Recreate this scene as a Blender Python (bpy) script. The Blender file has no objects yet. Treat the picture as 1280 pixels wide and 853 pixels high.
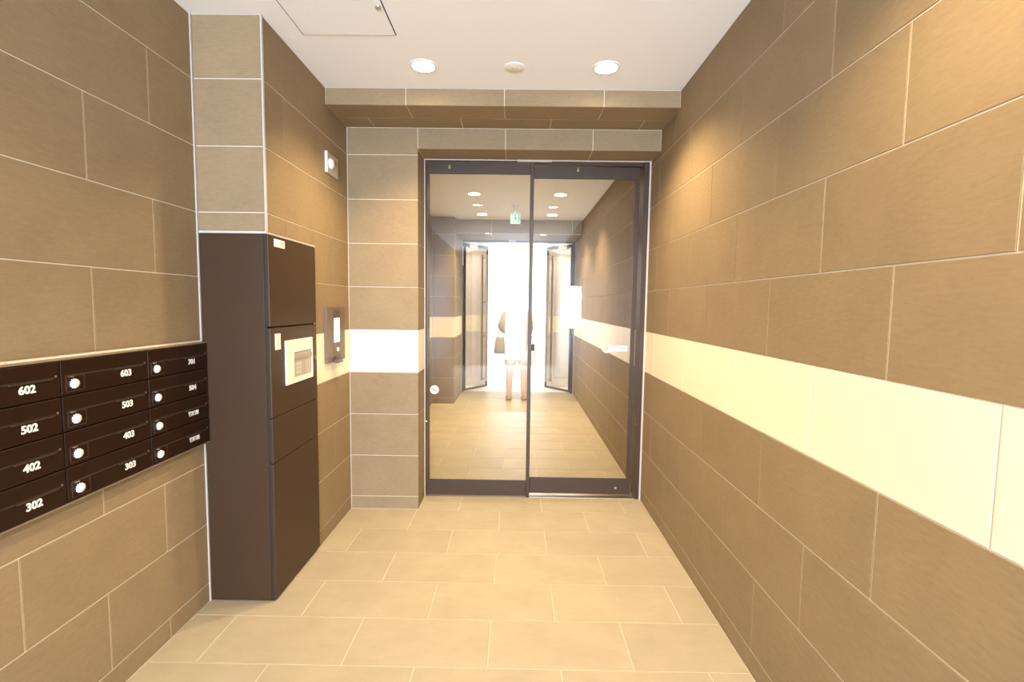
import bpy, bmesh, math, random
from mathutils import Vector, Matrix, Euler

random.seed(7)
S = bpy.context.scene
C = S.collection
PI = math.pi

# ------------------------------------------------------------------ camera
cam_d = bpy.data.cameras.new('camera')
cam_d.sensor_width = 36.0
cam_d.lens = 595.302 / 1280.0 * 36.0
cam_d.clip_start = 0.02
cam = bpy.data.objects.new('camera', cam_d)
C.objects.link(cam)
fw = Vector((-0.00846232, 0.99715574, -0.07489207))
rt = Vector((0.9998709, 0.0094608, 0.01298753))
up = Vector((-0.01365913, 0.0747725, 0.99710707))
m3 = Matrix((rt, up, -fw)).transposed()
cam.matrix_world = Matrix.Translation((0, 0, 1.4783)) @ m3.to_4x4()
S.camera = cam

# ------------------------------------------------------------------ exposure, world
S.view_settings.view_transform = 'Standard'
S.view_settings.look = 'None'
S.view_settings.exposure = 1.1
S.view_settings.gamma = 1.0
S.view_settings.use_curve_mapping = False

WORLD_STRENGTH = 1.7
SPOT_POWER = 95.0
SPOT_COLOR = (1.0, 0.76, 0.44)
REAR_POWER = 250.0
VEST_POWER = 84.0

w = bpy.data.worlds.new('overcast_sky')
S.world = w
w.use_nodes = True
bg = w.node_tree.nodes['Background']
bg.inputs[0].default_value = (1.0, 0.985, 0.95, 1)
bg.inputs[1].default_value = WORLD_STRENGTH

# daylight entering through the tall window at the rear of the hall
rear = bpy.data.lights.new('rear_opening_daylight', 'AREA')
rear.shape = 'RECTANGLE'
rear.size = 0.50
rear.size_y = 2.3
rear.energy = REAR_POWER
rear.color = (0.85, 1.05, 1.36)
rear_o = bpy.data.objects.new('rear_opening_daylight', rear)
C.objects.link(rear_o)
rear_o.location = (-0.01, -4.62, 1.30)
rear_o.rotation_euler = (PI / 2, 0, 0)          # -Z of the lamp points to +Y

# ------------------------------------------------------------------ dimensions
H = 2.775                      # hall ceiling
HV = 2.747                     # vestibule ceiling
XR, XL, XN = 0.969, -1.1735, -1.4966      # right wall, recess wall, near left wall
ZB, PZ = 0.9933, 0.3002                   # bottom of the pale band, course height
YC = 2.2455                               # column face
YB0, YD = 2.9675, 3.335                   # ceiling beam front, door wall face
ZS = 2.675                                # beam soffit
XO, ZO = -0.6886, 2.5363                  # door opening left edge, head
YG = 3.575                                # face of the sliding door frame
YREAR = -4.6
YF = 7.2                                  # far wall of vestibule
YE = 7.95                                 # street door frame
PX = -0.912                               # right side of the vestibule pillar
XV = -1.24                                # vestibule left wall
FY0, FP, FX0 = 1.836, 0.298, -0.0988      # floor tile grid


# ------------------------------------------------------------------ materials
def nodes(name):
    m = bpy.data.materials.new(name)
    m.use_nodes = True
    nt = m.node_tree
    return m, nt, nt.nodes['Principled BSDF']


def mat(name, col, rough=0.5, metal=0.0, var=0.06, scale=40.0, bump=0.0, emit=None, estr=0.0, spec=0.5):
    """plain procedural surface: colour with a little noise"""
    m, nt, p = nodes(name)
    tc = nt.nodes.new('ShaderNodeTexCoord')
    nz = nt.nodes.new('ShaderNodeTexNoise')
    nz.inputs['Scale'].default_value = scale
    nz.inputs['Detail'].default_value = 3
    nt.links.new(tc.outputs['Object'], nz.inputs['Vector'])
    mx = nt.nodes.new('ShaderNodeMix')
    mx.data_type = 'RGBA'
    mx.inputs[6].default_value = (*[c * (1 - var) for c in col], 1)
    mx.inputs[7].default_value = (*[min(1, c * (1 + var)) for c in col], 1)
    nt.links.new(nz.outputs['Fac'], mx.inputs[0])
    nt.links.new(mx.outputs[2], p.inputs['Base Color'])
    p.inputs['Roughness'].default_value = rough
    p.inputs['Metallic'].default_value = metal
    p.inputs['Specular IOR Level'].default_value = spec
    if bump:
        b = nt.nodes.new('ShaderNodeBump')
        b.inputs['Strength'].default_value = bump
        b.inputs['Distance'].default_value = 0.002
        nt.links.new(nz.outputs['Fac'], b.inputs['Height'])
        nt.links.new(b.outputs[0], p.inputs['Normal'])
    if emit:
        p.inputs['Emission Color'].default_value = (*emit, 1)
        p.inputs['Emission Strength'].default_value = estr
    return m


def tile_mat(name, col, rough, grain=0.16, tone=0.05, streak=(9, 60, 9), bump=0.15):
    """stone-look porcelain: fine horizontal streaks, cloudy tone, each tile its own tone and offset"""
    m, nt, p = nodes(name)
    L = nt.links
    tc = nt.nodes.new('ShaderNodeTexCoord')
    oi = nt.nodes.new('ShaderNodeObjectInfo')
    add = nt.nodes.new('ShaderNodeVectorMath')
    add.operation = 'MULTIPLY_ADD'
    cmb = nt.nodes.new('ShaderNodeCombineXYZ')
    for i in range(3):
        L.new(oi.outputs['Random'], cmb.inputs[i])
    add.inputs[1].default_value = (37, 53, 11)
    L.new(cmb.outputs[0], add.inputs[0])
    L.new(tc.outputs['Object'], add.inputs[2])
    mp = nt.nodes.new('ShaderNodeMapping')
    mp.inputs['Scale'].default_value = streak
    mp.inputs['Rotation'].default_value = (0, 0, math.radians(-9))
    L.new(add.outputs[0], mp.inputs['Vector'])
    n1 = nt.nodes.new('ShaderNodeTexNoise')
    n1.inputs['Scale'].default_value = 2.2
    n1.inputs['Detail'].default_value = 6
    n1.inputs['Roughness'].default_value = 0.72
    L.new(mp.outputs[0], n1.inputs['Vector'])
    n2 = nt.nodes.new('ShaderNodeTexNoise')
    n2.inputs['Scale'].default_value = 5
    n2.inputs['Detail'].default_value = 2
    L.new(add.outputs[0], n2.inputs['Vector'])
    r1 = nt.nodes.new('ShaderNodeMapRange')
    r1.inputs[1].default_value, r1.inputs[2].default_value = 0.25, 0.75
    r1.inputs[3].default_value, r1.inputs[4].default_value = 1 - grain, 1 + grain
    L.new(n1.outputs['Fac'], r1.inputs[0])
    r2 = nt.nodes.new('ShaderNodeMapRange')
    r2.inputs[1].default_value, r2.inputs[2].default_value = 0.3, 0.7
    r2.inputs[3].default_value, r2.inputs[4].default_value = 1 - tone, 1 + tone
    L.new(n2.outputs['Fac'], r2.inputs[0])
    r3 = nt.nodes.new('ShaderNodeMapRange')
    r3.inputs[3].default_value, r3.inputs[4].default_value = 1 - tone * .6, 1 + tone * .6
    L.new(oi.outputs['Random'], r3.inputs[0])
    m1 = nt.nodes.new('ShaderNodeMath'); m1.operation = 'MULTIPLY'
    m2 = nt.nodes.new('ShaderNodeMath'); m2.operation = 'MULTIPLY'
    L.new(r1.outputs[0], m1.inputs[0]); L.new(r2.outputs[0], m1.inputs[1])
    L.new(m1.outputs[0], m2.inputs[0]); L.new(r3.outputs[0], m2.inputs[1])
    sc = nt.nodes.new('ShaderNodeVectorMath'); sc.operation = 'SCALE'
    sc.inputs[0].default_value = col
    L.new(m2.outputs[0], sc.inputs['Scale'])
    L.new(sc.outputs[0], p.inputs['Base Color'])
    p.inputs['Roughness'].default_value = rough
    p.inputs['Specular IOR Level'].default_value = 0.22
    b = nt.nodes.new('ShaderNodeBump')
    b.inputs['Strength'].default_value = bump
    b.inputs['Distance'].default_value = 0.0015
    L.new(n1.outputs['Fac'], b.inputs['Height'])
    L.new(b.outputs[0], p.inputs['Normal'])
    return m


def glass_mat(name, tint=(0.97, 0.98, 0.97), ior=1.5, boost=1.0):
    """thin pane: clear transmission with Fresnel reflection"""
    m = bpy.data.materials.new(name)
    m.use_nodes = True
    nt = m.node_tree
    nt.nodes.clear()
    out = nt.nodes.new('ShaderNodeOutputMaterial')
    tr = nt.nodes.new('ShaderNodeBsdfTransparent')
    tr.inputs[0].default_value = (*tint, 1)
    gl = nt.nodes.new('ShaderNodeBsdfGlossy')
    gl.inputs['Roughness'].default_value = 0.0
    gl.inputs[0].default_value = (1, 1, 1, 1)
    fr = nt.nodes.new('ShaderNodeFresnel')
    fr.inputs[0].default_value = ior
    mu = nt.nodes.new('ShaderNodeMath'); mu.operation = 'MULTIPLY'
    mu.inputs[1].default_value = boost
    mu.use_clamp = True
    mx = nt.nodes.new('ShaderNodeMixShader')
    nt.links.new(fr.outputs[0], mu.inputs[0])
    ge = nt.nodes.new('ShaderNodeNewGeometry')          # reflect on the front faces only (a thin pane has no total reflection)
    sb = nt.nodes.new('ShaderNodeMath'); sb.operation = 'SUBTRACT'; sb.use_clamp = True
    nt.links.new(mu.outputs[0], sb.inputs[0])
    nt.links.new(ge.outputs['Backfacing'], sb.inputs[1])
    nt.links.new(sb.outputs[0], mx.inputs[0])
    nt.links.new(tr.outputs[0], mx.inputs[1])
    nt.links.new(gl.outputs[0], mx.inputs[2])
    nt.links.new(mx.outputs[0], out.inputs[0])
    return m


M = {}
M['tile'] = tile_mat('brown_stone_tile', (0.255, 0.180, 0.098), 0.6, grain=0.12, streak=(13, 44, 13))
M['band'] = tile_mat('pale_band_tile', (0.82, 0.725, 0.52), 0.35, grain=0.015, tone=0.012, bump=0.02)
M['floor'] = tile_mat('beige_floor_tile', (0.375, 0.308, 0.207), 0.45, grain=0.05, tone=0.05, streak=(6, 14, 6), bump=0.05)
M['grout'] = mat('pale_grout', (0.62, 0.53, 0.41), 0.8)
M['door_trim'] = mat('pale_pink_trim', (0.50, 0.42, 0.36), 0.5, var=0.02)
M['fgrout'] = mat('floor_grout', (0.53, 0.45, 0.32), 0.8)
M['ceil'] = mat('white_ceiling_paint', (0.90, 0.905, 0.91), 0.75, var=0.01, scale=3)
M['plain'] = mat('rear_brown_wall', (0.33, 0.27, 0.20), 0.55)
M['trim'] = mat('white_trim', (0.47, 0.43, 0.385), 0.5, var=0.02)
M['frame'] = mat('dark_bronze_aluminium', (0.052, 0.030, 0.018), 0.42, metal=0.05, spec=.3, var=0.05, scale=15)
M['rubber'] = mat('black_gasket', (0.02, 0.016, 0.012), 0.6)
M['steel'] = mat('brushed_steel', (0.62, 0.58, 0.52), 0.28, metal=1.0, var=0.05, scale=90)
M['bar'] = mat('dull_bar_steel', (0.30, 0.25, 0.21), 0.35, metal=.8)
M['locker'] = mat('dark_brown_steel', (0.046, 0.024, 0.011), 0.42, spec=.3, var=0.05, scale=9)
M['locker_gap'] = mat('locker_shadow_gap', (0.012, 0.009, 0.007), 0.7)
M['mail'] = mat('mailbox_brown', (0.018, 0.0065, 0.0025), 0.38, spec=.22, var=0.06, scale=12)
M['mail_line'] = mat('mailbox_edge', (0.048, 0.024, 0.013), 0.35)
M['white_print'] = mat('white_print', (0.80, 0.77, 0.70), 0.5, var=0.01)
M['ivory'] = mat('ivory_plastic', (0.82, 0.75, 0.63), 0.4, var=0.02)
M['grey_plastic'] = mat('taupe_plastic', (0.42, 0.36, 0.29), 0.35, var=0.05)
M['dark_plastic'] = mat('dark_plastic', (0.05, 0.04, 0.035), 0.35)
M['plate'] = mat('satin_taupe_plate', (0.17, 0.118, 0.082), 0.42, metal=0.1, spec=.25, var=0.04, scale=60)
M['white_plastic'] = mat('white_plastic', (0.84, 0.82, 0.77), 0.4, var=0.01)
M['lamp'] = mat('lamp_diffuser', (1, 1, 1), 0.5, var=0.0, emit=(1.0, 0.90, 0.70), estr=25.0)
M['screen'] = mat('lit_screen', (0.8, 0.8, 0.8), 0.3, var=0.0, emit=(0.95, 0.97, 1.0), estr=0.6)
M['sign_lit'] = mat('lit_white_sign', (0.9, 0.9, 0.9), 0.4, var=0.0, emit=(1, 0.99, 0.97), estr=0.56)
M['exit_white'] = mat('exit_sign_white', (0.8, 0.9, 0.8), 0.4, var=0.0, emit=(0.80, 1.0, 0.74), estr=0.36)
M['exit_green'] = mat('exit_sign_green', (0.02, 0.35, 0.12), 0.4, var=0.0, emit=(0.14, 0.70, 0.28), estr=0.30)
M['glass'] = glass_mat('sliding_door_glass', boost=1.45)
M['far_glass'] = glass_mat('entrance_door_glass', tint=(0.84, 0.80, 0.76), boost=1.7)
M['porch'] = tile_mat('porch_stone', (0.58, 0.52, 0.47), 0.5, grain=0.06, tone=0.04)
M['pave'] = mat('pale_paving', (0.72, 0.69, 0.63), 0.7, var=0.05, scale=5)
M['soffit'] = mat('cream_soffit', (0.80, 0.75, 0.66), 0.7, var=0.01)
M['green_dot'] = mat('green_rail_dot', (0.20, 0.24, 0.05), 0.4)
M['mark'] = mat('yellow_green_mark', (0.36, 0.40, 0.04), 0.5)
M['blue_mark'] = mat('grey_blue_mark', (0.14, 0.24, 0.28), 0.5)
M['red_mark'] = mat('grey_mark', (0.16, 0.13, 0.11), 0.5)
M['skin'] = mat('skin', (0.62, 0.42, 0.29), 0.55, var=0.03)
M['shirt'] = mat('cream_cotton', (0.88, 0.84, 0.74), 0.85, var=0.02, scale=30)  # clothes kept pale to imitate a washed-out reflection
M['sleeve'] = mat('grey_beige_knit', (0.40, 0.36, 0.30), 0.85)
M['shorts'] = mat('white_cotton', (0.86, 0.87, 0.88), 0.85, var=0.02)
M['hair'] = mat('pale_grey_hair', (0.72, 0.70, 0.67), 0.8)
M['shoe'] = mat('tan_shoe', (0.42, 0.28, 0.15), 0.6)
M['bag'] = mat('grey_bag', (0.34, 0.30, 0.29), 0.8)


# ------------------------------------------------------------------ helpers
def quad_box(bm, x0, y0, z0, x1, y1, z1, bev=0.0):
    v = [bm.verts.new((x, y, z)) for x in (x0, x1) for y in (y0, y1) for z in (z0, z1)]
    fs = [(0, 1, 3, 2), (4, 6, 7, 5), (0, 4, 5, 1), (2, 3, 7, 6), (0, 2, 6, 4), (1, 5, 7, 3)]
    faces = [bm.faces.new([v[i] for i in f]) for f in fs]
    if bev > 0:
        es = list({e for f in faces for e in f.edges})
        bmesh.ops.bevel(bm, geom=es, offset=bev, segments=2, profile=0.5, affect='EDGES', clamp_overlap=True)
    return bm


def box(x0, y0, z0, x1, y1, z1, bev=0.0):
    return quad_box(bmesh.new(), min(x0, x1), min(y0, y1), min(z0, z1), max(x0, x1), max(y0, y1), max(z0, z1), bev)


def boxes(lst, bev=0.0):
    bm = bmesh.new()
    for b in lst:
        quad_box(bm, *b, bev)
    return bm


def lathe(prof, segs=24, axis='Z', center=(0, 0, 0)):
    """prof: list of (r, h); closed with caps where r == 0"""
    bm = bmesh.new()
    rings = []
    for r, h in prof:
        ring = []
        n = 1 if r == 0 else segs
        for i in range(n):
            a = 2 * PI * i / segs
            p = Vector((r * math.cos(a), r * math.sin(a), h))
            if axis == 'X':
                p = Vector((p.z, p.x, p.y))
            elif axis == 'Y':
                p = Vector((p.y, p.z, p.x))
            ring.append(bm.verts.new(p + Vector(center)))
        rings.append(ring)
    for a, b in zip(rings, rings[1:]):
        for i in range(segs):
            j = (i + 1) % segs
            q = []
            for vv in (a[i % len(a)], a[j % len(a)], b[j % len(b)], b[i % len(b)]):
                if vv not in q:
                    q.append(vv)
            if len(q) > 2:
                bm.faces.new(q)
    bmesh.ops.recalc_face_normals(bm, faces=bm.faces)
    return bm


def tube(pts, r, segs=10):
    bm = bmesh.new()
    pts = [Vector(p) for p in pts]
    rings = []
    for i, p in enumerate(pts):
        d = (pts[min(i + 1, len(pts) - 1)] - pts[max(i - 1, 0)]).normalized()
        a = d.orthogonal().normalized() if i == 0 else (rings_a - d * rings_a.dot(d)).normalized()
        rings_a = a
        b = d.cross(a)
        rr = r[i] if isinstance(r, (list, tuple)) else r
        rings.append([bm.verts.new(p + rr * (math.cos(2 * PI * k / segs) * a + math.sin(2 * PI * k / segs) * b)) for k in range(segs)])
    for A, B in zip(rings, rings[1:]):
        for k in range(segs):
            bm.faces.new((A[k], A[(k + 1) % segs], B[(k + 1) % segs], B[k]))
    bm.faces.new(rings[0]); bm.faces.new(rings[-1])
    bmesh.ops.recalc_face_normals(bm, faces=bm.faces)
    return bm


def join(*bms):
    out = bmesh.new()
    for b in bms:
        me = bpy.data.meshes.new('tmp')
        b.to_mesh(me)
        b.free()
        out.from_mesh(me)
        bpy.data.meshes.remove(me)
    return out


def wloc(o):
    v = Vector((0, 0, 0))
    while o is not None:
        v += o.location
        o = o.parent
    return v


def obj(name, bm, m, parent=None, loc=None, smooth=False, kind=None, label=None):
    """link the bmesh (world coordinates) as one object; origin at loc / at its parent's origin"""
    me = bpy.data.meshes.new(name)
    base = wloc(parent) if parent else Vector(loc or (0, 0, 0))
    bmesh.ops.translate(bm, verts=bm.verts, vec=-base)
    bmesh.ops.recalc_face_normals(bm, faces=bm.faces)
    bm.to_mesh(me)
    bm.free()
    me.materials.append(M[m] if isinstance(m, str) else m)
    if smooth:
        for p in me.polygons:
            p.use_smooth = True
        me.set_sharp_from_angle(angle=math.radians(40))
    o = bpy.data.objects.new(name, me)
    C.objects.link(o)
    if parent:
        o.parent = parent
    else:
        o.location = base
    if kind:
        o['kind'] = kind
    if label:
        o['label'] = label
    return o


def thing(name, label, cat, loc, group=None, kind=None):
    o = bpy.data.objects.new(name, None)
    o.empty_display_size = 0.05
    C.objects.link(o)
    o.location = loc
    tag(o, label, cat, group, kind)
    return o


def tag(o, label, cat=None, group=None, kind=None):
    o['label'] = label
    if cat: o['category'] = cat
    if group: o['group'] = group
    if kind: o['kind'] = kind
    return o


def struct(name, bm, m, label, cat='wall', parent=None):
    o = obj(name, bm, m, parent)
    return tag(o, label, cat, kind='structure')


def copy_tree(o, parent=None):
    c = o.copy()
    C.objects.link(c)
    c.parent = parent
    for ch in list(o.children):
        copy_tree(ch, c)
    return c


# text -> flat extruded mesh lying in local XY, facing +Z
def text_mesh(s, size, extrude=0.0006, bold=0.0):
    cu = bpy.data.curves.new('txt', 'FONT')
    cu.body = s
    cu.size = size
    cu.extrude = extrude
    cu.offset = bold
    cu.align_x = 'CENTER'
    cu.align_y = 'CENTER'
    cu.resolution_u = 3
    o = bpy.data.objects.new('txt', cu)
    C.objects.link(o)
    dg = bpy.context.evaluated_depsgraph_get()
    me = bpy.data.meshes.new_from_object(o.evaluated_get(dg))
    bpy.data.objects.remove(o)
    bpy.data.curves.remove(cu)
    return me


def text_obj(name, s, size, m, parent, pos, ux, uy, bold=0.0, squash=1.0):
    me = text_mesh(s, size, bold=bold)
    me.materials.clear()
    me.materials.append(M[m])
    for p in me.polygons:
        p.material_index = 0
    o = bpy.data.objects.new(name, me)
    C.objects.link(o)
    ux, uy = Vector(ux), Vector(uy)
    uz = ux.cross(uy)
    me.transform(Matrix((ux * squash, uy, uz)).transposed().to_4x4())
    o.parent = parent
    o.location = Vector(pos) - wloc(parent)
    return o


# ------------------------------------------------------------------ tiles
TILE_T = 0.009
GAP = 0.0042
_tm = {}


def tile_mesh(w_, h_, m):
    key = (round(w_, 4), round(h_, 4), m)
    if key in _tm:
        return _tm[key]
    c = 0.0012
    x, y, t = w_ / 2, h_ / 2, TILE_T
    vs = [(-x, -y, 0), (x, -y, 0), (x, y, 0), (-x, y, 0),
          (-x, -y, t - c), (x, -y, t - c), (x, y, t - c), (-x, y, t - c),
          (-x + c, -y + c, t), (x - c, -y + c, t), (x - c, y - c, t), (-x + c, y - c, t)]
    fs = [(8, 9, 10, 11)]
    for i in range(4):
        j = (i + 1) % 4
        fs += [(i, j, 4 + j, 4 + i), (4 + i, 4 + j, 8 + j, 8 + i)]
    me = bpy.data.meshes.new('tile')
    me.from_pydata(vs, [], fs)
    me.materials.append(M[m])
    _tm[key] = me
    return me


def tiles(parent, origin, u, v, nrm, rows, m='tile', gap=GAP):
    """rows: list of (v0, v1, [u cuts], material or None). Plane point = origin + u*U + v*V; tile face ends on the plane"""
    u, v, nrm = Vector(u), Vector(v), Vector(nrm)
    R = Matrix((u, v, nrm)).transposed().to_4x4()
    base = wloc(parent)
    for v0, v1, cuts, mm in rows:
        for a, b in zip(cuts, cuts[1:]):
            w_, h_ = b - a - gap, v1 - v0 - gap
            if w_ < 0.006 or h_ < 0.006:
                continue
            o = bpy.data.objects.new('tile', tile_mesh(w_, h_, mm or m))
            C.objects.link(o)
            o.parent = parent
            pos = Vector(origin) + u * ((a + b) / 2) + v * ((v0 + v1) / 2) - nrm * TILE_T - base
            o.matrix_local = Matrix.Translation(pos) @ R


def cuts(lo, hi, start, step=0.6):
    k = math.ceil((lo + 0.012 - start) / step)
    c = [lo]
    while start + k * step < hi - 0.012:
        c.append(start + k * step)
        k += 1
    return c + [hi]


def wall_rows(lo, hi, start, zlo=0.0, zhi=H, band=True):
    """running-bond courses; even course index is shifted by half a tile"""
    out = []
    for i in range(-4, 7):
        z0, z1 = max(zlo, ZB + i * PZ if i > -4 else 0.0), min(zhi, ZB + (i + 1) * PZ)
        if z1 - z0 < 0.012:
            continue
        st = start + (0.3 if i % 2 == 0 else 0.0)
        out.append((z0, z1, cuts(lo, hi, st), 'band' if (i == 0 and band) else None))
    return out


BK = 0.0105    # grout surface lies this far behind the tile faces... minus what fills the joint
GD = 0.0022    # depth of the joints


def panel_x(x, y0, y1, z0, z1, side, thick=0.12):
    """grout/backing slab of a wall whose finished face is the plane X = x, room on side (+1: room at larger x)"""
    a, b = (x - side * GD), (x - side * thick)
    return box(a, y0, z0, b, y1, z1)


# ------------------------------------------------------------------ structure
floor = struct('floor', box(-1.62, YREAR, -0.1, 1.09, YE + .15, -GD), 'fgrout', 'beige tiled floor of the entrance hall', 'floor')
frows = []
m_ = -4
while FY0 + m_ * FP < YE + .1:
    a, b = FY0 + m_ * FP, FY0 + (m_ + 1) * FP
    if m_ < 5:
        x0 = XN if a < YC else XL
        frows.append((a, min(b, YD + .001) if m_ == 4 else b, cuts(x0, XR, FX0 + (0 if m_ % 2 == 0 else .3)), None))
    else:
        x0 = XO if a < YG + .1 else XV
        lo_ = a
        frows.append((lo_, min(b, YE + .14), cuts(x0 if b < 7.1 else PX, XR, FX0 + (0 if m_ % 2 == 0 else .3)), None))
    m_ += 1
# floor plane coordinates: u = X, v = Y
tiles(floor, (0, 0, 0), (1, 0, 0), (0, 1, 0), (0, 0, 1), frows, 'floor', gap=0.005)

struct('ceiling', box(-1.62, YREAR, H, 1.09, YD + .02, H + 0.1), 'ceil', 'white painted ceiling of the hall', 'ceiling')
struct('ceiling', box(XV - .12, YD + .02, HV, 1.09, YE + .15, HV + 0.1), 'ceil', 'white ceiling of the vestibule seen through the glass', 'ceiling')

# right wall, hall part and vestibule part
YRM = 3.70
wr = struct('wall_right', panel_x(XR, YREAR, YRM, 0, H, -1), 'grout', 'brown tiled right wall of the hall with a pale band')
# tile axes: u = +Y, v = +Z, normal = -X requires u x v = normal -> Y x Z = X ; flip with u = -Y
rows = [(z0, z1, [-c for c in reversed(cs)], mm) for z0, z1, cs, mm in wall_rows(-1.2, YRM, 1.2443)]
tiles(wr, (XR, 0, 0), (0, -1, 0), (0, 0, 1), (-1, 0, 0), rows)
obj('rear_wall_finish', box(XR, YREAR, 0, XR + .05, -1.2, H), 'plain', wr)
wrv = struct('wall_right', panel_x(XR, YRM, YE + .15, 0, HV, -1), 'grout', 'brown tiled right wall beyond the sliding door')
rows = [(z0, z1, [-c for c in reversed(cs)], mm) for z0, z1, cs, mm in wall_rows(YRM, YE, 1.2443, zhi=HV)]
tiles(wrv, (XR, 0, 0), (0, -1, 0), (0, 0, 1), (-1, 0, 0), rows)

# near left wall
wl = struct('wall_left', panel_x(XN, YREAR, YC, 0, H, 1), 'grout', 'brown tiled left wall behind the mailboxes')
tiles(wl, (XN, 0, 0), (0, 1, 0), (0, 0, 1), (1, 0, 0), wall_rows(-0.2, YC, 1.6753))
obj('rear_wall_finish', box(XN - .05, YREAR, 0, XN, -0.2, H), 'plain', wl)

# column over the parcel locker and recess wall behind it
LKY1, LKZ = 2.772, 1.7985
wc = struct('wall_left', join(box(XN - .12, YC + GD, LKZ + .006, XL - GD, LKY1, H), box(XN - .12, LKY1, 0, XL - GD, YD + .12, H),
                              box(XN - .12, YC + GD, 0, XN + .001, LKY1, LKZ + .006)),
            'grout', 'brown tiled column and recess wall around the parcel locker')
tiles(wc, (0, YC, 0), (1, 0, 0), (0, 0, 1), (0, -1, 0),
      [(max(z0, LKZ + .008), z1, [XN + .004, XL - .004], mm) for z0, z1, cs, mm in wall_rows(0, 1, 0) if z1 > LKZ + .02])
rr = []
for z0, z1, cs, mm in wall_rows(YC, YD, 2.735):
    if z1 <= LKZ + .02:
        rr.append((z0, z1, [c for c in cuts(LKY1, YD, 2.735 + (0.3 if abs(round((z0 - ZB) / PZ)) % 2 == 0 and z0 > 0.05 else 0))], mm))
    elif z0 < LKZ:
        i_even = round((z0 - ZB) / PZ) % 2 == 0
        st = 2.735 + (0.3 if i_even else 0)
        rr.append((LKZ + .008, z1, cuts(YC + .004, LKY1 + .002, st), mm))      # over the locker
        rr.append((z0, z1, cuts(LKY1 - .002, YD, st), mm))                    # beside it
    else:
        rr.append((z0, z1, cuts(YC + .004, YD if z0 < 2.4 else YD, 2.735 + (0.3 if round((z0 - ZB) / PZ) % 2 == 0 else 0)), mm))
tiles(wc, (XL, 0, 0), (0, 1, 0), (0, 0, 1), (1, 0, 0), rr)

# front wall with the door opening: left pier and lintel
wf = struct('wall_front', join(box(XL - .15, YD + GD, 0, XO - GD, YG + .14, H), box(XO - GD, YD + GD, ZO + GD, XR + .1, YG + .14, H)),
            'grout', 'brown tiled pier and lintel around the glass sliding door')
tiles(wf, (0, YD, 0), (1, 0, 0), (0, 0, 1), (0, -1, 0),
      [(z0, z1, [XL, XO], mm) for z0, z1, cs, mm in wall_rows(0, 1, 0, zhi=2.494)])
tiles(wf, (0, YD, 0), (1, 0, 0), (0, 0, 1), (0, -1, 0), [(2.494, ZS, [XL, XO], None), (ZO, ZS, [XO, -.09, .505, XR], None)])
tiles(wf, (XO, 0, 0), (0, 1, 0), (0, 0, 1), (1, 0, 0), [(z0, z1, [YD, YG - .012], mm) for z0, z1, cs, mm in wall_rows(0, 1, 0, zhi=ZO)])
# soffit of the opening: normal -Z, u = X, v = -Y
tiles(wf, (0, 0, ZO), (1, 0, 0), (0, -1, 0), (0, 0, -1), [(-(YG - .012), -YD, [XO, -.09, .505, XR], None)])

# ceiling beam
cb = struct('ceiling_beam', box(XL, YB0 + GD, ZS + GD, XR, YD + .1, H + .02), 'grout', 'brown tiled beam across the ceiling before the door', 'beam')
tiles(cb, (0, YB0, 0), (1, 0, 0), (0, 0, 1), (0, -1, 0), [(ZS, H, [XL, -.685, -.09, .51, XR], None)])
tiles(cb, (0, 0, ZS), (1, 0, 0), (0, -1, 0), (0, 0, -1),
      [(-3.168, -YB0, [XL, -.685, -.09, .51, XR], None), (-YD, -3.168, [XL, -.98, -.38, .21, .81, XR], None)])

# rear wall with a wide opening (behind the camera)
struct('wall_back', boxes([(-1.62, YREAR - .12, 0, -.265, YREAR, H), (.245, YREAR - .12, 0, 1.09, YREAR, H), (-.265, YREAR - .12, 2.46, .245, YREAR, H),
                           (-.265, YREAR - .12, 0, .245, YREAR, .12)]), 'plain', 'rear wall of the hall with a tall window opening')

# vestibule shell
wv = struct('wall_left', panel_x(XV, YG + .14, 7.35, 0, HV, 1), 'grout', 'brown tiled left wall of the vestibule seen through glass')
tiles(wv, (XV, 0, 0), (0, 1, 0), (0, 0, 1), (1, 0, 0), wall_rows(YG + .15, 7.0, 1.6753, zhi=HV))
wp = struct('wall_far', join(box(XV + GD, 7.0 + GD, 0, PX - GD, YE + .15, HV), box(PX - GD, YF + GD, 2.545 + GD, XR - GD, YE + .15, HV)),
            'grout', 'brown tiled pillar and lintel before the street entrance')
tiles(wp, (0, 7.0, 0), (1, 0, 0), (0, 0, 1), (0, -1, 0), [(z0, z1, [XV, PX], mm) for z0, z1, cs, mm in wall_rows(0, 1, 0, zhi=HV)])
tiles(wp, (PX, 0, 0), (0, 1, 0), (0, 0, 1), (1, 0, 0), [(z0, z1, cuts(7.0, YE, 7.6), mm) for z0, z1, cs, mm in wall_rows(0, 1, 0, zhi=HV)])
tiles(wp, (0, YF, 0), (1, 0, 0), (0, 0, 1), (0, -1, 0), [(2.545, HV, [PX, -.385, .215, .815, XR], None)])
tiles(wp, (0, 0, 2.545), (1, 0, 0), (0, -1, 0), (0, 0, -1), [(-YE, -YF, [PX, -.385, .215, .815, XR], None)])

# white corner trims
def trim(name, bms, label, m='trim'):
    return tag(obj(name, bms, m), label, 'trim', kind='structure')

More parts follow.
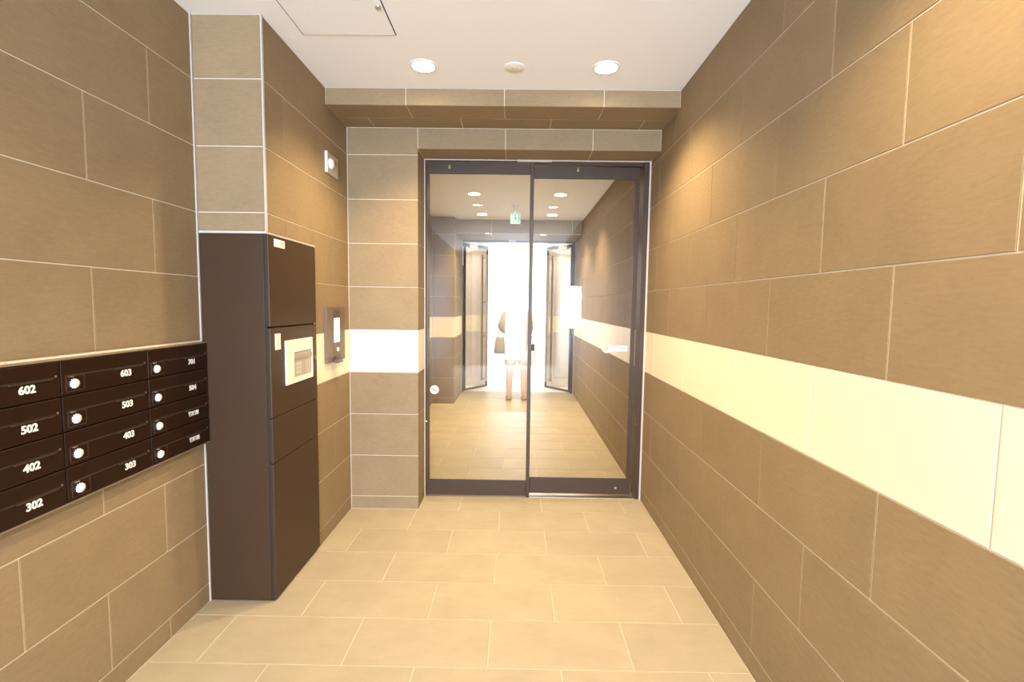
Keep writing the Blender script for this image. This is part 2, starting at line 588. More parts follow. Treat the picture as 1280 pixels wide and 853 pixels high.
trim('trim_1', join(box(XL - .004, YC - .003, LKZ + .004, XL + .003, YC + .010, H), ), 'white corner trim on the column above the locker')
trim('trim_2', boxes([(XN - .001, YC - .008, 0, XN + .006, YC - .0005, H)]), 'white joint strip between left wall and column')
trim('trim_3', boxes([(XN + .006, YC - .002, LKZ - .001, XL + .002, YC + .004, LKZ + .0075), (XL - .004, YC + .006, LKZ - .001, XL + .002, LKY1 + .006, LKZ + .0075)]),
     'white trim along the top of the parcel locker recess')
trim('trim_4', boxes([(XO - .0005, YG - .013, 0, XO + .006, YG - .002, ZO), (XO + .006, YG - .013, ZO - .006, -.014, YG - .002, ZO + .0005),
                      (.250, YG - .013, ZO - .006, XR - .012, YG - .002, ZO + .0005), (XR - .012, YG - .013, 0, XR + .0005, YG - .002, ZO)]),
     'pale edge trim around the sliding door opening', 'door_trim')
trim('trim_5', boxes([(XL - .0005, YD - .006, 0, XL + .004, YD + .0005, ZS)]), 'pale joint strip between recess wall and door pier')

# ------------------------------------------------------------------ sliding glass door
dr = thing('door_1', 'dark bronze framed glass sliding door at the end of the hall', 'door', (0.14, YG, 0), kind='structure')
yf0, yf1 = YG, YG + .025          # fixed panel
ym0, ym1 = YG + .040, YG + .065   # moving leaf
obj('jamb', box(.924, YG, 0, .9565, YG + .12, ZO - .008, .002), 'frame', dr)
obj('jamb', box(-.680, YG, 0, -.672, YG + .12, ZO - .008), 'frame', dr)
obj('header', box(-.672, YG + .026, 2.512, .924, YG + .12, ZO - .008, .002), 'frame', dr)
obj('bottom_track', box(.117, YG + .004, -.001, .924, YG + .12, .006), 'steel', dr, label='steel floor track catching the light')
fp = obj('fixed_panel', join(box(-.672, yf0, .012, .089, yf1, .128, .002), box(-.672, yf0, 2.440, .089, yf1, 2.528, .002),
                             box(.089, yf0 - .002, .004, .1165, yf1 + .012, 2.528, .002)), 'frame', dr)
obj('pane', box(-.674, yf0 + .009, .126, .091, yf0 + .017, 2.442), 'glass', fp)
obj('glazing_bead', boxes([(-.672, yf0 - .001, .128, .089, yf0 + .007, .133), (-.672, yf0 - .001, 2.435, .089, yf0 + .007, 2.440)]), 'rubber', fp)
sl = obj('sliding_leaf', join(box(.118, ym0, .020, .902, ym1, .140, .002), box(.118, ym0, 2.424, .902, ym1, 2.506, .002),
                              box(.871, ym0, .140, .902, ym1, 2.424, .002)), 'frame', dr)
obj('pane', box(.092, ym0 + .009, .138, .873, ym0 + .017, 2.426), 'glass', sl)
obj('glazing_bead', boxes([(.118, ym0 - .001, .140, .871, ym0 + .007, .146), (.118, ym0 - .001, 2.418, .871, ym0 + .007, 2.424)]), 'rubber', sl)
obj('lock_cylinder', lathe([(0, -.008), (.009, -.008), (.011, 0), (.011, .004)], 16, 'Y', (.787, ym0 - .001, .073)), 'steel', sl, smooth=True, label='round steel lock cylinder')
obj('sensor', join(box(-.012, YG - .030, 2.536 - .016, .247, YG - .001, 2.5355, .003)), 'grey_plastic', dr, label='taupe motion sensor bar over the door')
obj('door_screw', lathe([(0, -.003), (.006, -.002), (.006, 0)], 12, 'X', (.9235, YG + .03, .58)), 'steel', dr)
obj('strike_dot', lathe([(0, -.006), (.006, -.005), (.006, 0)], 12, 'Y', (-.676, YG + .0005, .585)), 'steel', dr)
for px, py in ((-.505, yf0), (.442, ym0)):  # small green dots on the top rails
    obj('rail_dot', join(lathe([(0, -.004), (.009, -.003), (.010, 0)], 14, 'Y', (px, py + .001, 2.480)),
                          box(px - .005, py - .001, 2.489, px + .005, py + .001, 2.500)), 'green_dot', dr, label='small green dot on the top rail')
# stickers on the glass
st = obj('sticker', lathe([(0, -.001), (.033, -.001), (.033, 0)], 32, 'Y', (-.616, yf0 + .0088, .829)), 'white_print', dr, label='round white sticker with a slanted mark')
bar_ = boxes([(-.022, -.0008, -.0045, .022, 0, .0045)])
bmesh.ops.rotate(bar_, verts=bar_.verts, cent=(0, 0, 0), matrix=Matrix.Rotation(math.radians(40), 3, 'Y'))
bmesh.ops.translate(bar_, verts=bar_.verts, vec=(-.616, yf0 + .0076, .829))
obj('sticker_mark', bar_, 'red_mark', st)
st = obj('sticker', join(lathe([(0, -.001), (.035, -.001), (.035, 0)], 32, 'Y', (.690, ym0 + .0088, 1.160)), box(.722, ym0 + .0078, 1.140, .848, ym0 + .0088, 1.181)),
         'white_print', dr, label='white security sticker with round emblem and text strip')
tri = bmesh.new()
vs = [tri.verts.new(v) for v in [(.690, ym0 + .0074, 1.184), (.668, ym0 + .0074, 1.146), (.712, ym0 + .0074, 1.146)]]
tri.faces.new(vs)
vs2 = [tri.verts.new(v) for v in [(.690, ym0 + .0073, 1.166), (.681, ym0 + .0073, 1.150), (.699, ym0 + .0073, 1.150)]]
obj('sticker_emblem', tri, 'mark', st)
obj('sticker_text', boxes([(.782, ym0 + .0072, 1.152, .790, ym0 + .0078, 1.170), (.796, ym0 + .0072, 1.153, .806, ym0 + .0078, 1.169), (.812, ym0 + .0072, 1.151, .822, ym0 + .0078, 1.170),
                           (.828, ym0 + .0072, 1.154, .838, ym0 + .0078, 1.168)]), 'blue_mark', st)

# ------------------------------------------------------------------ parcel locker
X1 = XL + .001
LY0 = YC - .001
lk = thing('parcel_locker', 'tall dark brown parcel locker set into the left wall recess', 'locker', (-1.33, 2.5, 0))
obj('body', box(XN + .008, LY0, .004, X1 - .019, LKY1 - .004, LKZ - .002, .001), 'locker', lk)
obj('shadow_gap', box(X1 - .020, LY0 + .003, .004, X1 - .010, LKY1 - .006, LKZ - .004), 'locker_gap', lk)
zs = [(1.361, LKZ - .003), (.918, 1.354), (.696, .915), (.012, .693)]
doors = []
for k, (a, b) in enumerate(zs):
    dd = obj('locker_door', box(X1 - .011, LY0 + .001, a, X1 + .006, LKY1 - .006, b, .0025), 'locker', lk)
    doors.append(dd)
xf = X1 + .006
lb = obj('label_plate', box(xf - .001, 2.300, 1.745, xf + .0015, 2.404, 1.782), 'white_plastic', doors[0], label='small white label with a greenish mark')
obj('sticker', box(xf - .001, 2.287, 1.246, xf + .001, 2.342, 1.325), 'white_print', doors[1], label='small white sticker with a green mark')
M['pale_green'] = mat('pale_green_mark', (.45, .55, .30), .5)
obj('locker_mark', box(xf + .0009, 2.306, 1.265, xf + .0016, 2.322, 1.300), 'pale_green', lk)
obj('locker_mark', box(xf + .0014, 2.365, 1.752, xf + .0020, 2.390, 1.774), 'pale_green', lk)
obj('label_lines', boxes([(xf + .0014, 2.312, 1.766, xf + .0020, 2.352, 1.769), (xf + .0014, 2.312, 1.757, xf + .0020, 2.345, 1.760)]), mat('pale_print', (.6, .56, .5), .5), lk)
# control panel: ivory frame round a recessed taupe keypad window
fr = join(box(xf - .002, 2.383, 1.056, xf + .008, 2.695, 1.082, .001), box(xf - .002, 2.383, 1.218, xf + .008, 2.695, 1.284, .001),
          box(xf - .002, 2.383, 1.082, xf + .008, 2.468, 1.218, .001), box(xf - .002, 2.690, 1.082, xf + .008, 2.695, 1.218))
cp = obj('control_panel', fr, 'ivory', doors[1], label='ivory control panel with a recessed keypad')
sp = obj('recess', box(xf - .002, 2.468, 1.082, xf + .002, 2.690, 1.218), 'grey_plastic', lk, label='taupe recessed keypad window')
obj('reader_lip', join(box(xf + .001, 2.468, 1.176, xf + .007, 2.690, 1.200, .002), box(xf + .001, 2.580, 1.084, xf + .006, 2.592, 1.174, .001)), mat('taupe_lip', (.30, .255, .20), .4), lk)
obj('keypad', boxes([(xf + .001, 2.486 + i * .028, 1.100 + j * .022, xf + .004, 2.506 + i * .028, 1.114 + j * .022) for i in range(3) for j in range(3)]), mat('key_taupe', (.52, .45, .36), .4), lk)
obj('keyhole', lathe([(.010, 0), (.010, .004), (.004, .006), (0, .004)], 16, 'X', (xf - .001, 2.741, 1.159)), 'steel', doors[1], smooth=True)

# ------------------------------------------------------------------ mailboxes
MX = XN + .027          # face of the doors
MW, MH = .3645, .1187
cols = [1.1465, 1.511, 1.8755]
zrow = [1.2815 - (i + 1) * MH for i in range(4)]


def build_mailbox():
    t = thing('mailbox', '', 'mailbox', (XN, 0, 0), 'built-in mailboxes on the left wall')
    g = .0022
    obj('case', box(XN + .001, 0, 0, XN + .014, MW, MH), 'mail', t)
    d = obj('door', box(XN + .013, g, g, MX, MW - g, MH - g, .0012), 'mail', t)
    obj('edge_line', boxes([(MX - .001, g + .001, MH - g - .0022, MX + .0004, MW - g - .001, MH - g - .0006)]), 'mail_line', d)
    # posting slot: long seam with a raised lip in the middle right
    fl = obj('slot_flap', join(box(MX - .0005, .205, .060, MX + .005, .335, .0645, .0008), box(MX - .0005, .020, .0515 + .012, MX + .0012, .205, .0655),
                               box(MX - .0005, .335, .0635, MX + .0016, .352, .0665)), 'mail_line', t)
    obj('slot', box(MX - .0005, .020, .0655, MX + .0008, .345, .0685), 'rubber', t)
    obj('screw', lathe([(0, .0025), (.003, .002), (.003, 0)], 10, 'X', (MX - .0002, .348, .070)), 'steel', t)
    # dial pocket, dial and its little lever
    obj('dial_pocket', boxes([(MX - .0005, .016, .014, MX + .0012, .019, .064), (MX - .0005, .019, .061, MX + .0012, .082, .064), (MX - .0005, .082, .014, MX + .0012, .085, .064),
                              (MX - .0005, .019, .011, MX + .0012, .082, .014)]), 'mail_line', t)
    bm = bmesh.new()
    n = 24
    front, back = [], []
    for i in range(n):
        a = 2 * PI * i / n
        r = .0170 if i % 2 == 0 else .0110  # deep knurl spikes imitate the starburst highlight on the dial
        back.append(bm.verts.new((MX, .045 + r * math.cos(a), .037 + r * math.sin(a))))
        front.append(bm.verts.new((MX + .010, .045 + r * .82 * math.cos(a), .037 + r * .82 * math.sin(a))))
    for i in range(n):
        j = (i + 1) % n
        bm.faces.new((back[i], back[j], front[j], front[i]))
    bm.faces.new(front)
    dl = obj('dial', bm, mat_dial, t, label='silver knurled dial, spiked to imitate its starburst highlight')
    obj('dial_cap', lathe([(.007, 0), (.007, .003), (.005, .004), (0, .004)], 16, 'X', (MX + .010, .045, .037)), mat_dial, dl, smooth=True)
    obj('lever', box(MX - .0002, .026, .0605, MX + .006, .042, .0635, .0008), 'steel', t)
    return t


mat_dial = mat('polished_dial', (.90, .86, .78), .30, metal=.25, var=.02)
proto = build_mailbox()
names = [['602', '502', '402', '302'], ['603', '503', '403', '303'], ['701', '504', '管理用', '管理用']]
lab3 = ['top right dark mailbox numbered 701', 'dark mailbox numbered 504 just under 701', 'dark mailbox with white characters, third down in the right column',
        'dark mailbox with white characters, lowest of the right column']
used = False
for ci, y in enumerate(cols):
    for ri, z in enumerate(zrow):
        o = proto if not used else copy_tree(proto)
        used = True
        o.location = (XN, y, z)
        s = names[ci][ri]
        o['label'] = lab3[ri] if ci == 2 else '%s mailbox, dark brown, %s of the middle column' % (s, ['topmost', 'second', 'third', 'lowest'][ri])
        if ci == 0:
            o['label'] = '%s mailbox, dark brown, %s of the column cut by the left frame edge' % (s, ['topmost', 'second', 'third', 'lowest'][ri])
for o in [x for x in C.objects if x.name.startswith('mailbox')]:
    ci = min(range(3), key=lambda k: abs(cols[k] - o.location.y))
    ri = min(range(4), key=lambda k: abs(zrow[k] - o.location.z))
    s = names[ci][ri]
    text_obj('number', s, .034 if ci < 2 else (.031 if ri < 2 else .023), 'white_print', o, (MX + .0006, o.location.y + .258, o.location.z + .041),
             (0, 1, 0), (0, 0, 1), bold=.0011 if ci < 2 or ri < 2 else .0006)
for x, label in ((0, ''),):
    tag(obj('mailbox_surround', boxes([(XN + .0002, cols[0] - .02, 1.2818, MX + .002, cols[2] + MW, 1.2865), (XN + .0002, cols[0] - .02, .803, MX + .002, cols[2] + MW, .8065)]),
            mat('surround_bronze', (.30, .22, .15), .4, metal=.3)), 'thin bronze edging above and below the mailbox bank', 'edging')

# ------------------------------------------------------------------ intercom and sensor plate on the recess wall
ic = thing('intercom', 'upright metal intercom panel with a lit screen beside the parcel locker', 'intercom', (XL, 3.04, 1.28))
IX = XL + .021
obj('body', box(XL - .0005, 2.893, 1.106, IX, 3.190, 1.453, .002), 'plate', ic)
obj('inner_strip', box(IX - .001, 2.985, 1.118, IX + .0015, 3.100, 1.440), mat('strip_bronze', (.11, .075, .052), .4, metal=.1, spec=.3), ic)
obj('screen', box(IX + .001, 2.998, 1.228, IX + .0035, 3.088, 1.382, .0005), 'screen', ic, label='bright white screen')
obj('speaker_holes', boxes([(IX + .001, 3.005 + i * .018, 1.400 + j * .014, IX + .0022, 3.011 + i * .018, 1.406 + j * .014) for i in range(5) for j in range(2)]), 'dark_plastic', ic)
obj('button', lathe([(.013, 0), (.013, .006), (.009, .009), (0, .009)], 20, 'X', (IX + .001, 3.052, 1.180)), 'white_plastic', ic, smooth=True, label='round white button')
kr = obj('key_reader', join(box(IX, 2.985, 1.098, IX + .034, 3.080, 1.124, .006), box(IX, 3.0, 1.124, IX + .02, 3.07, 1.136, .004)), mat('reader_brown', (.14, .10, .07), .35, metal=.4), ic, label='dark key reader at the foot of the panel')
obj('key_slot', lathe([(.008, 0), (.008, .004), (0, .004)], 14, 'X', (IX + .034, 3.055, 1.110)), 'steel', kr)

sp = thing('sensor_plate', 'small pale wall plate with a round white lens high on the recess wall', 'sensor', (XL, 3.04, 2.335))
obj('plate', box(XL - .0005, 2.957, 2.272, XL + .010, 3.135, 2.398, .002), 'grey_plastic', sp)
obj('side_cap', box(XL - .0005, 2.948, 2.272, XL + .015, 2.957, 2.398, .002), 'white_plastic', sp, label='white side cap catching the light')
obj('lens', lathe([(.032, 0), (.032, .010), (.022, .020), (0, .024)], 24, 'X', (XL + .009, 3.005, 2.335)), 'white_plastic', sp, smooth=True, label='round white lens')
obj('slots', boxes([(XL + .0098, 3.075, 2.350 + i * .012, XL + .0106, 3.115, 2.355 + i * .012) for i in range(3)]), 'plate', sp)

# ------------------------------------------------------------------ ceiling fittings
ap = thing('access_hatch', 'square white ceiling access hatch with dark edge near the column', 'hatch', (-.826, 2.175, H))
obj('seam', boxes([(-1.052, 1.945, H - .0012, -1.047, 2.403, H + .01), (-.603, 1.945, H - .0012, -.598, 2.403, H + .01), (-1.047, 2.398, H - .0012, -.603, 2.403, H + .01),
                   (-1.047, 1.945, H - .0012, -.603, 1.950, H + .01)]), 'rubber', ap, label='dark seam round the hatch')
obj('panel', box(-1.047, 1.950, H - .004, -.603, 2.398, H + .01, .001), 'ceil', ap)
obj('latch', lathe([(0, -.008), (.012, -.007), (.014, 0)], 16, 'Z', (-.622, 2.178, H - .003)), 'steel', ap, smooth=True)


def downlight(x, y, z, label, group, power, size=.064, col=SPOT_COLOR, ang=126, blend=.75):
    t = thing('downlight', label, 'light', (x, y, z), group)
    obj('trim_ring', lathe([(size, 0), (size + .012, 0), (size + .010, -.004), (size, -.006), (size - .004, -.004), (size - .004, 0)], 32, 'Z', (x, y, z)), 'white_plastic', t, smooth=True)
    obj('diffuser', lathe([(0, -.003), (size - .004, -.003), (size - .004, .006)], 32, 'Z', (x, y, z)), 'lamp', t)
    ld = bpy.data.lights.new('lamp_light', 'SPOT')
    ld.energy = power
    ld.color = col
    ld.spot_size = math.radians(ang)
    ld.spot_blend = blend
    ld.shadow_soft_size = .05
    lo = bpy.data.objects.new('lamp_light', ld)
    C.objects.link(lo)
    lo.parent = t
    lo.location = (0, 0, -.012)
    return t


downlight(-.526, 2.70, H, 'round ceiling downlight left of the detector', 'hall downlights', SPOT_POWER)
downlight(.470, 2.70, H, 'round ceiling downlight right of the detector', 'hall downlights', SPOT_POWER)
for x in (-.526, .470):
    sd = 'left' if x < 0 else 'right'
    downlight(x, .86, H, '%s ceiling downlight above the camera, seen only mirrored in the glass door' % sd, 'hall downlights overhead', SPOT_POWER * (.42 if x < 0 else .86))
    downlight(x, -1.6, H, '%s ceiling downlight far behind the camera' % sd, 'hall downlights far behind', SPOT_POWER * .35)
for y, nm in ((5.56, 'nearer the sliding door'), (6.78, 'nearer the street entrance')):
    for x, sd in ((-.50, 'left'), (.487, 'right')):
        downlight(x, y, HV, '%s vestibule ceiling downlight %s' % (sd, nm), 'vestibule downlights', VEST_POWER, .070, ang=112)

dt = thing('smoke_detector', 'flat pale ceiling detector with two dark dots between the downlights', 'detector', (-.028, 2.705, H))
obj('base', lathe([(.056, .002), (.057, -.003), (.050, -.006), (0, -.007)], 32, 'Z', (-.028, 2.705, H)), 'white_plastic', dt, smooth=True)
for dx in (-.009, .009):
    obj('sensor_dot', lathe([(0, -.0095), (.0045, -.0085), (.0045, -.006)], 10, 'Z', (-.028 + dx, 2.700, H)), 'grey_plastic', dt, label='small dark dot')
dt = thing('smoke_detector', 'small domed ceiling detector above the green exit sign', 'detector', (-.028, 6.15, HV))
obj('base', lathe([(.050, .002), (.050, -.014), (.040, -.018)], 24, 'Z', (-.028, 6.15, HV)), 'white_plastic', dt, smooth=True)
obj('dome', lathe([(.034, -.016), (.032, -.034), (.018, -.046), (0, -.049)], 24, 'Z', (-.028, 6.15, HV)), 'white_plastic', dt, smooth=True)

ex = thing('exit_sign', 'green and white running-man exit sign hanging in the vestibule', 'sign', (-.032, 6.5, HV))
obj('hanger', box(-.052, 6.485, 2.705, -.012, 6.515, HV + .002, .002), 'white_plastic', ex)
bd = obj('housing', box(-.100, 6.482, 2.570, .036, 6.518, 2.712, .004), 'white_plastic', ex)
obj('face', box(-.095, 6.479, 2.575, .031, 6.484, 2.707), 'exit_white', ex)
# pictogram: figure running through a doorway
fig = boxes([(-.050, 6.4775, 2.660, -.022, 6.4795, 2.690), ])
fig2 = bmesh.new()


def flat_poly(bm, pts, y):
    bm.faces.new([bm.verts.new((a, y, b)) for a, b in pts])


for pts in ([(-.050, 2.656), (-.022, 2.664), (-.016, 2.628), (-.038, 2.622)], [(-.048, 2.654), (-.072, 2.636), (-.066, 2.628), (-.044, 2.643)],
            [(-.024, 2.660), (.002, 2.646), (-.002, 2.638), (-.024, 2.648)], [(-.036, 2.626), (-.050, 2.602), (-.078, 2.594), (-.078, 2.586), (-.044, 2.592), (-.026, 2.622)],
            [(-.026, 2.626), (-.008, 2.608), (-.016, 2.582), (-.006, 2.580), (.004, 2.610), (-.016, 2.630)]):
    flat_poly(fig2, pts, 6.4782)
bmesh.ops.recalc_face_normals(fig2, faces=fig2.faces)
fig.free()
head = lathe([(0, -.001), (.012, -.001), (.012, 0)], 16, 'Y', (-.034, 6.479, 2.678))
obj('running_figure', join(fig2, head), 'exit_green', ex)
obj('doorway_mark', boxes([(.008, 6.4775, 2.578, .028, 6.4792, 2.704), (-.092, 6.4775, 2.692, .008, 6.4792, 2.704), (-.092, 6.4775, 2.578, -.086, 6.4792, 2.692)]), 'exit_green', ex)

# ------------------------------------------------------------------ street entrance: frame and two open leaves
ed = thing('door_2', 'double glass street door standing open at the far end', 'door', (0, YE + .04, 0), kind='structure')
FZ = 2.545
obj('frame', join(box(PX + .002, YE, 0, -.885, YE + .12, FZ, .002), box(.925, YE, 0, XR - .002, YE + .12, FZ, .002), box(-.885, YE + .01, 2.515, .925, YE + .12, FZ, .002)), 'frame', ed)
obj('frame_edge', join(box(PX + .001, YE - .010, 0, -.903, YE - .001, FZ - .001), box(XR - .010, YE - .010, 0, XR - .001, YE - .001, FZ - .001),
                       box(PX + .001, YF - .004, FZ - .006, XR - .001, YF + .004, FZ)), 'trim', ed, label='white edge of the door frame')
obj('jamb_light', box(-.902, YE - .014, 2.13, -.890, YE - .001, 2.44), 'white_plastic', ed)
obj('ceiling_sensor', box(-.14, YE - .03, 2.525, -.02, YE, 2.5445, .004), 'grey_plastic', ed)


def leaf(hx, hy, ang, sgn):
    """door leaf hinged at (hx, hy), opened outward by ang; sgn = +1 opens from the left jamb"""
    W, Z0, Z1 = .63, .012, 2.505
    T = Matrix.Translation((hx, hy, 0)) @ Matrix.Rotation(sgn * ang, 4, 'Z')

    def tb(bm):
        bmesh.ops.transform(bm, matrix=T, verts=bm.verts)
        return bm
    s = sgn
    bxs = lambda a, y0, z0, b, y1, z1, bev=0: box(s * a, y0, z0, s * b, y1, z1, bev)
    L = obj('leaf', tb(join(bxs(0, -.018, Z0, .025, .018, Z1, .002), bxs(W - .022, -.018, Z0, W, .018, Z1, .002), bxs(.025, -.018, Z0, W - .022, .018, .045, .002),
                            bxs(.025, -.018, 2.455, W - .022, .018, Z1, .002))), 'frame', ed)
    obj('pane', tb(bxs(.023, -.004, .043, W - .02, .004, 2.457)), 'far_glass', L)
    for yy in (-.058, .058):
        obj('pull_bar', tb(join(tube([(s * (W - .085), yy, .12), (s * (W - .085), yy, 2.36)], .021, 12),
                                *[tube([(s * (W - .085), 0, z), (s * (W - .085), yy, z)], .010, 8) for z in (.16, .93, 1.53, 2.30)])), 'bar', L, smooth=True)
    # door closer: box on the leaf, folding arm to the head of the frame
    yi = -.018
    obj('closer_body', tb(bxs(.07, yi - .045, 2.43, .28, yi, 2.485, .004)), 'steel', L)
    obj('closer_arm', tb(tube([(s * .18, yi - .03, 2.490), (s * .36, yi - .10, 2.496), (s * .26, yi - .28, 2.505)], .010, 8)), 'steel', L)


leaf(-.882, YE + .075, math.radians(55), 1)
leaf(.922, YE + .075, math.radians(52), -1)

# lit notice panel on a bracket near the entrance
nb = thing('notice_panel', 'blank bright white panel on the right wall beside the street door', 'sign', (XR, 7.10, 1.46))
obj('panel', box(.651, 7.10, 1.143, XR - .004, 7.130, 1.778, .003), 'grey_plastic', nb, label='taupe panel edge imitating its dark shadow line')  # body wider than the face, its taupe rim imitates a shadow edge
obj('lit_face', box(.663, 7.0975, 1.156, XR - .010, 7.1005, 1.766), 'sign_lit', nb)
for z in (1.25, 1.60):
    obj('bracket', box(XR - .006, 7.095, z, XR + .0005, 7.13, z + .06), 'steel', nb)

# ------------------------------------------------------------------ outside: paving, porch piers, canopy
struct('ground', box(-9, YE + .15, -.12, 9, 40, -.004), 'pave', 'pale paved ground outside in bright daylight', 'ground')
for x0, x1, sd in ((-1.5, -.54, 'left'), (.585, 1.5, 'right')):
    pw = struct('wall_porch', box(x0, 8.66 + GD, 0, x1, 8.9, 2.60), 'grout', '%s porch pier behind the open door leaf' % sd)
    tiles(pw, (0, 8.66, 0), (1, 0, 0), (0, 0, 1), (0, -1, 0), [(z0, z1, cuts(x0, x1, -.09), mm) for z0, z1, cs, mm in wall_rows(0, 1, 0, zhi=2.60)], 'porch')
struct('porch_canopy', join(box(-1.15, YE + .15, 2.66, 1.15, 9.6, 2.82), box(-1.15, 9.53, 2.635, 1.15, 9.60, 2.66)), 'soffit', 'cream soffit of the entrance canopy outside', 'canopy')

for x, sd in ((-.76, 'left'), (.80, 'right')):  # lamps added to brighten the porch piers seen through the door leaves
    downlight(x, 8.26, 2.66, '%s added downlight brightening the porch pier from the canopy soffit' % sd, 'added canopy downlights', 27, col=(1.0, .90, .78))

# ------------------------------------------------------------------ figure standing in for the photographer's reflection in the glass
def skin_mesh(verts, edges, radii, root=0, sub=1):
    me = bpy.data.meshes.new('skin')
    me.from_pydata(verts, edges, [])
    o = bpy.data.objects.new('skin', me)
    C.objects.link(o)
    md = o.modifiers.new('s', 'SKIN')
    md.use_smooth_shade = True
    sk = me.skin_vertices[0].data
    for i, r in enumerate(radii):
        sk[i].radius = r if isinstance(r, tuple) else (r, r)
        sk[i].use_root = (i == root)
    ms = o.modifiers.new('u', 'SUBSURF')
    ms.levels = sub
    dg = bpy.context.evaluated_depsgraph_get()
    out = bpy.data.meshes.new_from_object(o.evaluated_get(dg))
    bpy.data.objects.remove(o)
    bm = bmesh.new()
    bm.from_mesh(out)
    bpy.data.meshes.remove(out)
    return bm


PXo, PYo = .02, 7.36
pe = thing('reflected_person', 'solid figure standing in for the photographer mirrored in the glass, cream top and white shorts, one hand on hip', 'reflected_person', (PXo, PYo, 0))
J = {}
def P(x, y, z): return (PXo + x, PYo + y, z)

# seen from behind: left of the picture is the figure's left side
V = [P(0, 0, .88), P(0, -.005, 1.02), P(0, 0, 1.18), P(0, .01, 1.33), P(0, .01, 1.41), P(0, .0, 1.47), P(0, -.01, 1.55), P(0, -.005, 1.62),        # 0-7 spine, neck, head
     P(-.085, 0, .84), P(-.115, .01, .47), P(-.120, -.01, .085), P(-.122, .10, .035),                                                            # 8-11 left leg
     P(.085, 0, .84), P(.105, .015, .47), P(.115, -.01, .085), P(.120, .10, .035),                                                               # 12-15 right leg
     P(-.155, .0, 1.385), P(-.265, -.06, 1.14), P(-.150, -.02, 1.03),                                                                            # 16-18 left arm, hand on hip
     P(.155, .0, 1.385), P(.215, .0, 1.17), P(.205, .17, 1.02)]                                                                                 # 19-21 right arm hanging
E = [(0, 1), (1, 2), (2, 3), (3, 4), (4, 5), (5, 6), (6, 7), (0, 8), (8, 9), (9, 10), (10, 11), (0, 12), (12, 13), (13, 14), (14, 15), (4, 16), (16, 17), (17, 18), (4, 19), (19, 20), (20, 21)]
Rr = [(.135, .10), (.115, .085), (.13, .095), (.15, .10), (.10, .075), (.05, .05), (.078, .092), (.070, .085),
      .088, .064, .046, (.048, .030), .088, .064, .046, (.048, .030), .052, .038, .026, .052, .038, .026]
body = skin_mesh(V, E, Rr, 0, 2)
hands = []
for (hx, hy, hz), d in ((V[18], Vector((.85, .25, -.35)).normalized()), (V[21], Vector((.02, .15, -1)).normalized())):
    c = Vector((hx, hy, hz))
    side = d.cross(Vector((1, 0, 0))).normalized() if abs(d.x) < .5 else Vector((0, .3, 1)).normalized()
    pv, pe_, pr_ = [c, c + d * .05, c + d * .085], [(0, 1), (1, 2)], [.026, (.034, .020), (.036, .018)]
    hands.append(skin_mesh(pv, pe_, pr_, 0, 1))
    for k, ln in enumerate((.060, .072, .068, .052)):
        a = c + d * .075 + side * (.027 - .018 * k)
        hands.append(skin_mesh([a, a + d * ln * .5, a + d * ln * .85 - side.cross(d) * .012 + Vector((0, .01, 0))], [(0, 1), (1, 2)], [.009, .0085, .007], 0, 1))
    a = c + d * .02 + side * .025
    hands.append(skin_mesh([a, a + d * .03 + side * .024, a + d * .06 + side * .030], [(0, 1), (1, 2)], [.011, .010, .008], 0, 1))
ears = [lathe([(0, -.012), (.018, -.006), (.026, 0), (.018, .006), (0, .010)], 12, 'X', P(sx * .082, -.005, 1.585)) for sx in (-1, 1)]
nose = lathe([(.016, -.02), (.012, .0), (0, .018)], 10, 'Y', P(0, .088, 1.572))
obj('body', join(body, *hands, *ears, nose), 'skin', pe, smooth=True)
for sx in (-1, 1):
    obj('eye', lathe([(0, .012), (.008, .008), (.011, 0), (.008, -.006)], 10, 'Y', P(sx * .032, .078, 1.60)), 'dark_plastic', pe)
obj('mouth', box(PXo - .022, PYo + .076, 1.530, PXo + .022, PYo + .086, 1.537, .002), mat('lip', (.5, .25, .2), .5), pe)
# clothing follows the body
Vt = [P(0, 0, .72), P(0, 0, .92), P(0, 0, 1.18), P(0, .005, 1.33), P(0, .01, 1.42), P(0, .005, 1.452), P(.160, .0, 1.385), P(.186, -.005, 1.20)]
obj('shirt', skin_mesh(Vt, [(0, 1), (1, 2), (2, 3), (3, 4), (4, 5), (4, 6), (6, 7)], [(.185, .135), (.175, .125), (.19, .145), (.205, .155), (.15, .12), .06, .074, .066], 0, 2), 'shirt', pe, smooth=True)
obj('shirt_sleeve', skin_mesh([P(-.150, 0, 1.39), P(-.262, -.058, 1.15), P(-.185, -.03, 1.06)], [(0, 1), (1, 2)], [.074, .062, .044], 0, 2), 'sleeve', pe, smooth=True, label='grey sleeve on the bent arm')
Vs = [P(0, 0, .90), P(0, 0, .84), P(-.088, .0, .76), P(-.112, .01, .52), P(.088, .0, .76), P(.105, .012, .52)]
obj('shorts', skin_mesh(Vs, [(0, 1), (1, 2), (2, 3), (1, 4), (4, 5)], [(.16, .12), (.155, .118), .115, .105, .115, .105], 0, 2), 'shorts', pe, smooth=True)
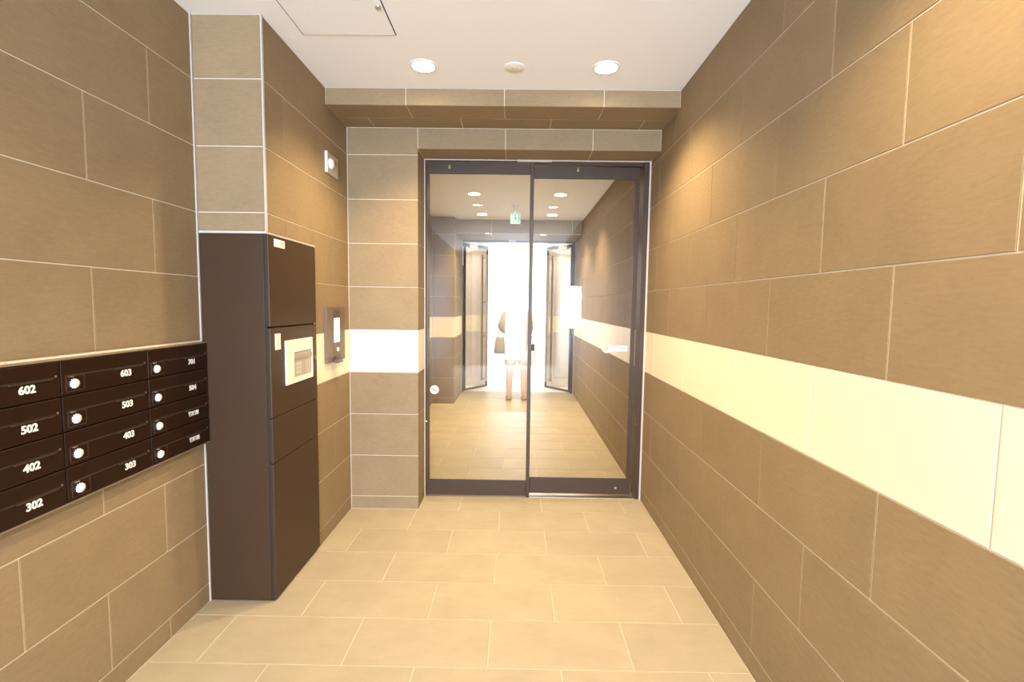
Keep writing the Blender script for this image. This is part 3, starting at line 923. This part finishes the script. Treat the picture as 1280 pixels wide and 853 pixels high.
hr = lathe([(0, .125), (.045, .118), (.080, .085), (.096, .035), (.094, -.02), (.080, -.065)], 20, 'Z', P(0, -.012, 1.588))
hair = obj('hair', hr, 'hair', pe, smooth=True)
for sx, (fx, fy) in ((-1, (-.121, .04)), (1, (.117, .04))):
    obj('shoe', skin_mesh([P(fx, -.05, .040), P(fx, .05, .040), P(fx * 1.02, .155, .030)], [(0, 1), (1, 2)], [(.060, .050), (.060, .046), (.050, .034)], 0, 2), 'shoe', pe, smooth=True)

# grey shoulder bag hanging at the bent arm, small pale bag in the other hand
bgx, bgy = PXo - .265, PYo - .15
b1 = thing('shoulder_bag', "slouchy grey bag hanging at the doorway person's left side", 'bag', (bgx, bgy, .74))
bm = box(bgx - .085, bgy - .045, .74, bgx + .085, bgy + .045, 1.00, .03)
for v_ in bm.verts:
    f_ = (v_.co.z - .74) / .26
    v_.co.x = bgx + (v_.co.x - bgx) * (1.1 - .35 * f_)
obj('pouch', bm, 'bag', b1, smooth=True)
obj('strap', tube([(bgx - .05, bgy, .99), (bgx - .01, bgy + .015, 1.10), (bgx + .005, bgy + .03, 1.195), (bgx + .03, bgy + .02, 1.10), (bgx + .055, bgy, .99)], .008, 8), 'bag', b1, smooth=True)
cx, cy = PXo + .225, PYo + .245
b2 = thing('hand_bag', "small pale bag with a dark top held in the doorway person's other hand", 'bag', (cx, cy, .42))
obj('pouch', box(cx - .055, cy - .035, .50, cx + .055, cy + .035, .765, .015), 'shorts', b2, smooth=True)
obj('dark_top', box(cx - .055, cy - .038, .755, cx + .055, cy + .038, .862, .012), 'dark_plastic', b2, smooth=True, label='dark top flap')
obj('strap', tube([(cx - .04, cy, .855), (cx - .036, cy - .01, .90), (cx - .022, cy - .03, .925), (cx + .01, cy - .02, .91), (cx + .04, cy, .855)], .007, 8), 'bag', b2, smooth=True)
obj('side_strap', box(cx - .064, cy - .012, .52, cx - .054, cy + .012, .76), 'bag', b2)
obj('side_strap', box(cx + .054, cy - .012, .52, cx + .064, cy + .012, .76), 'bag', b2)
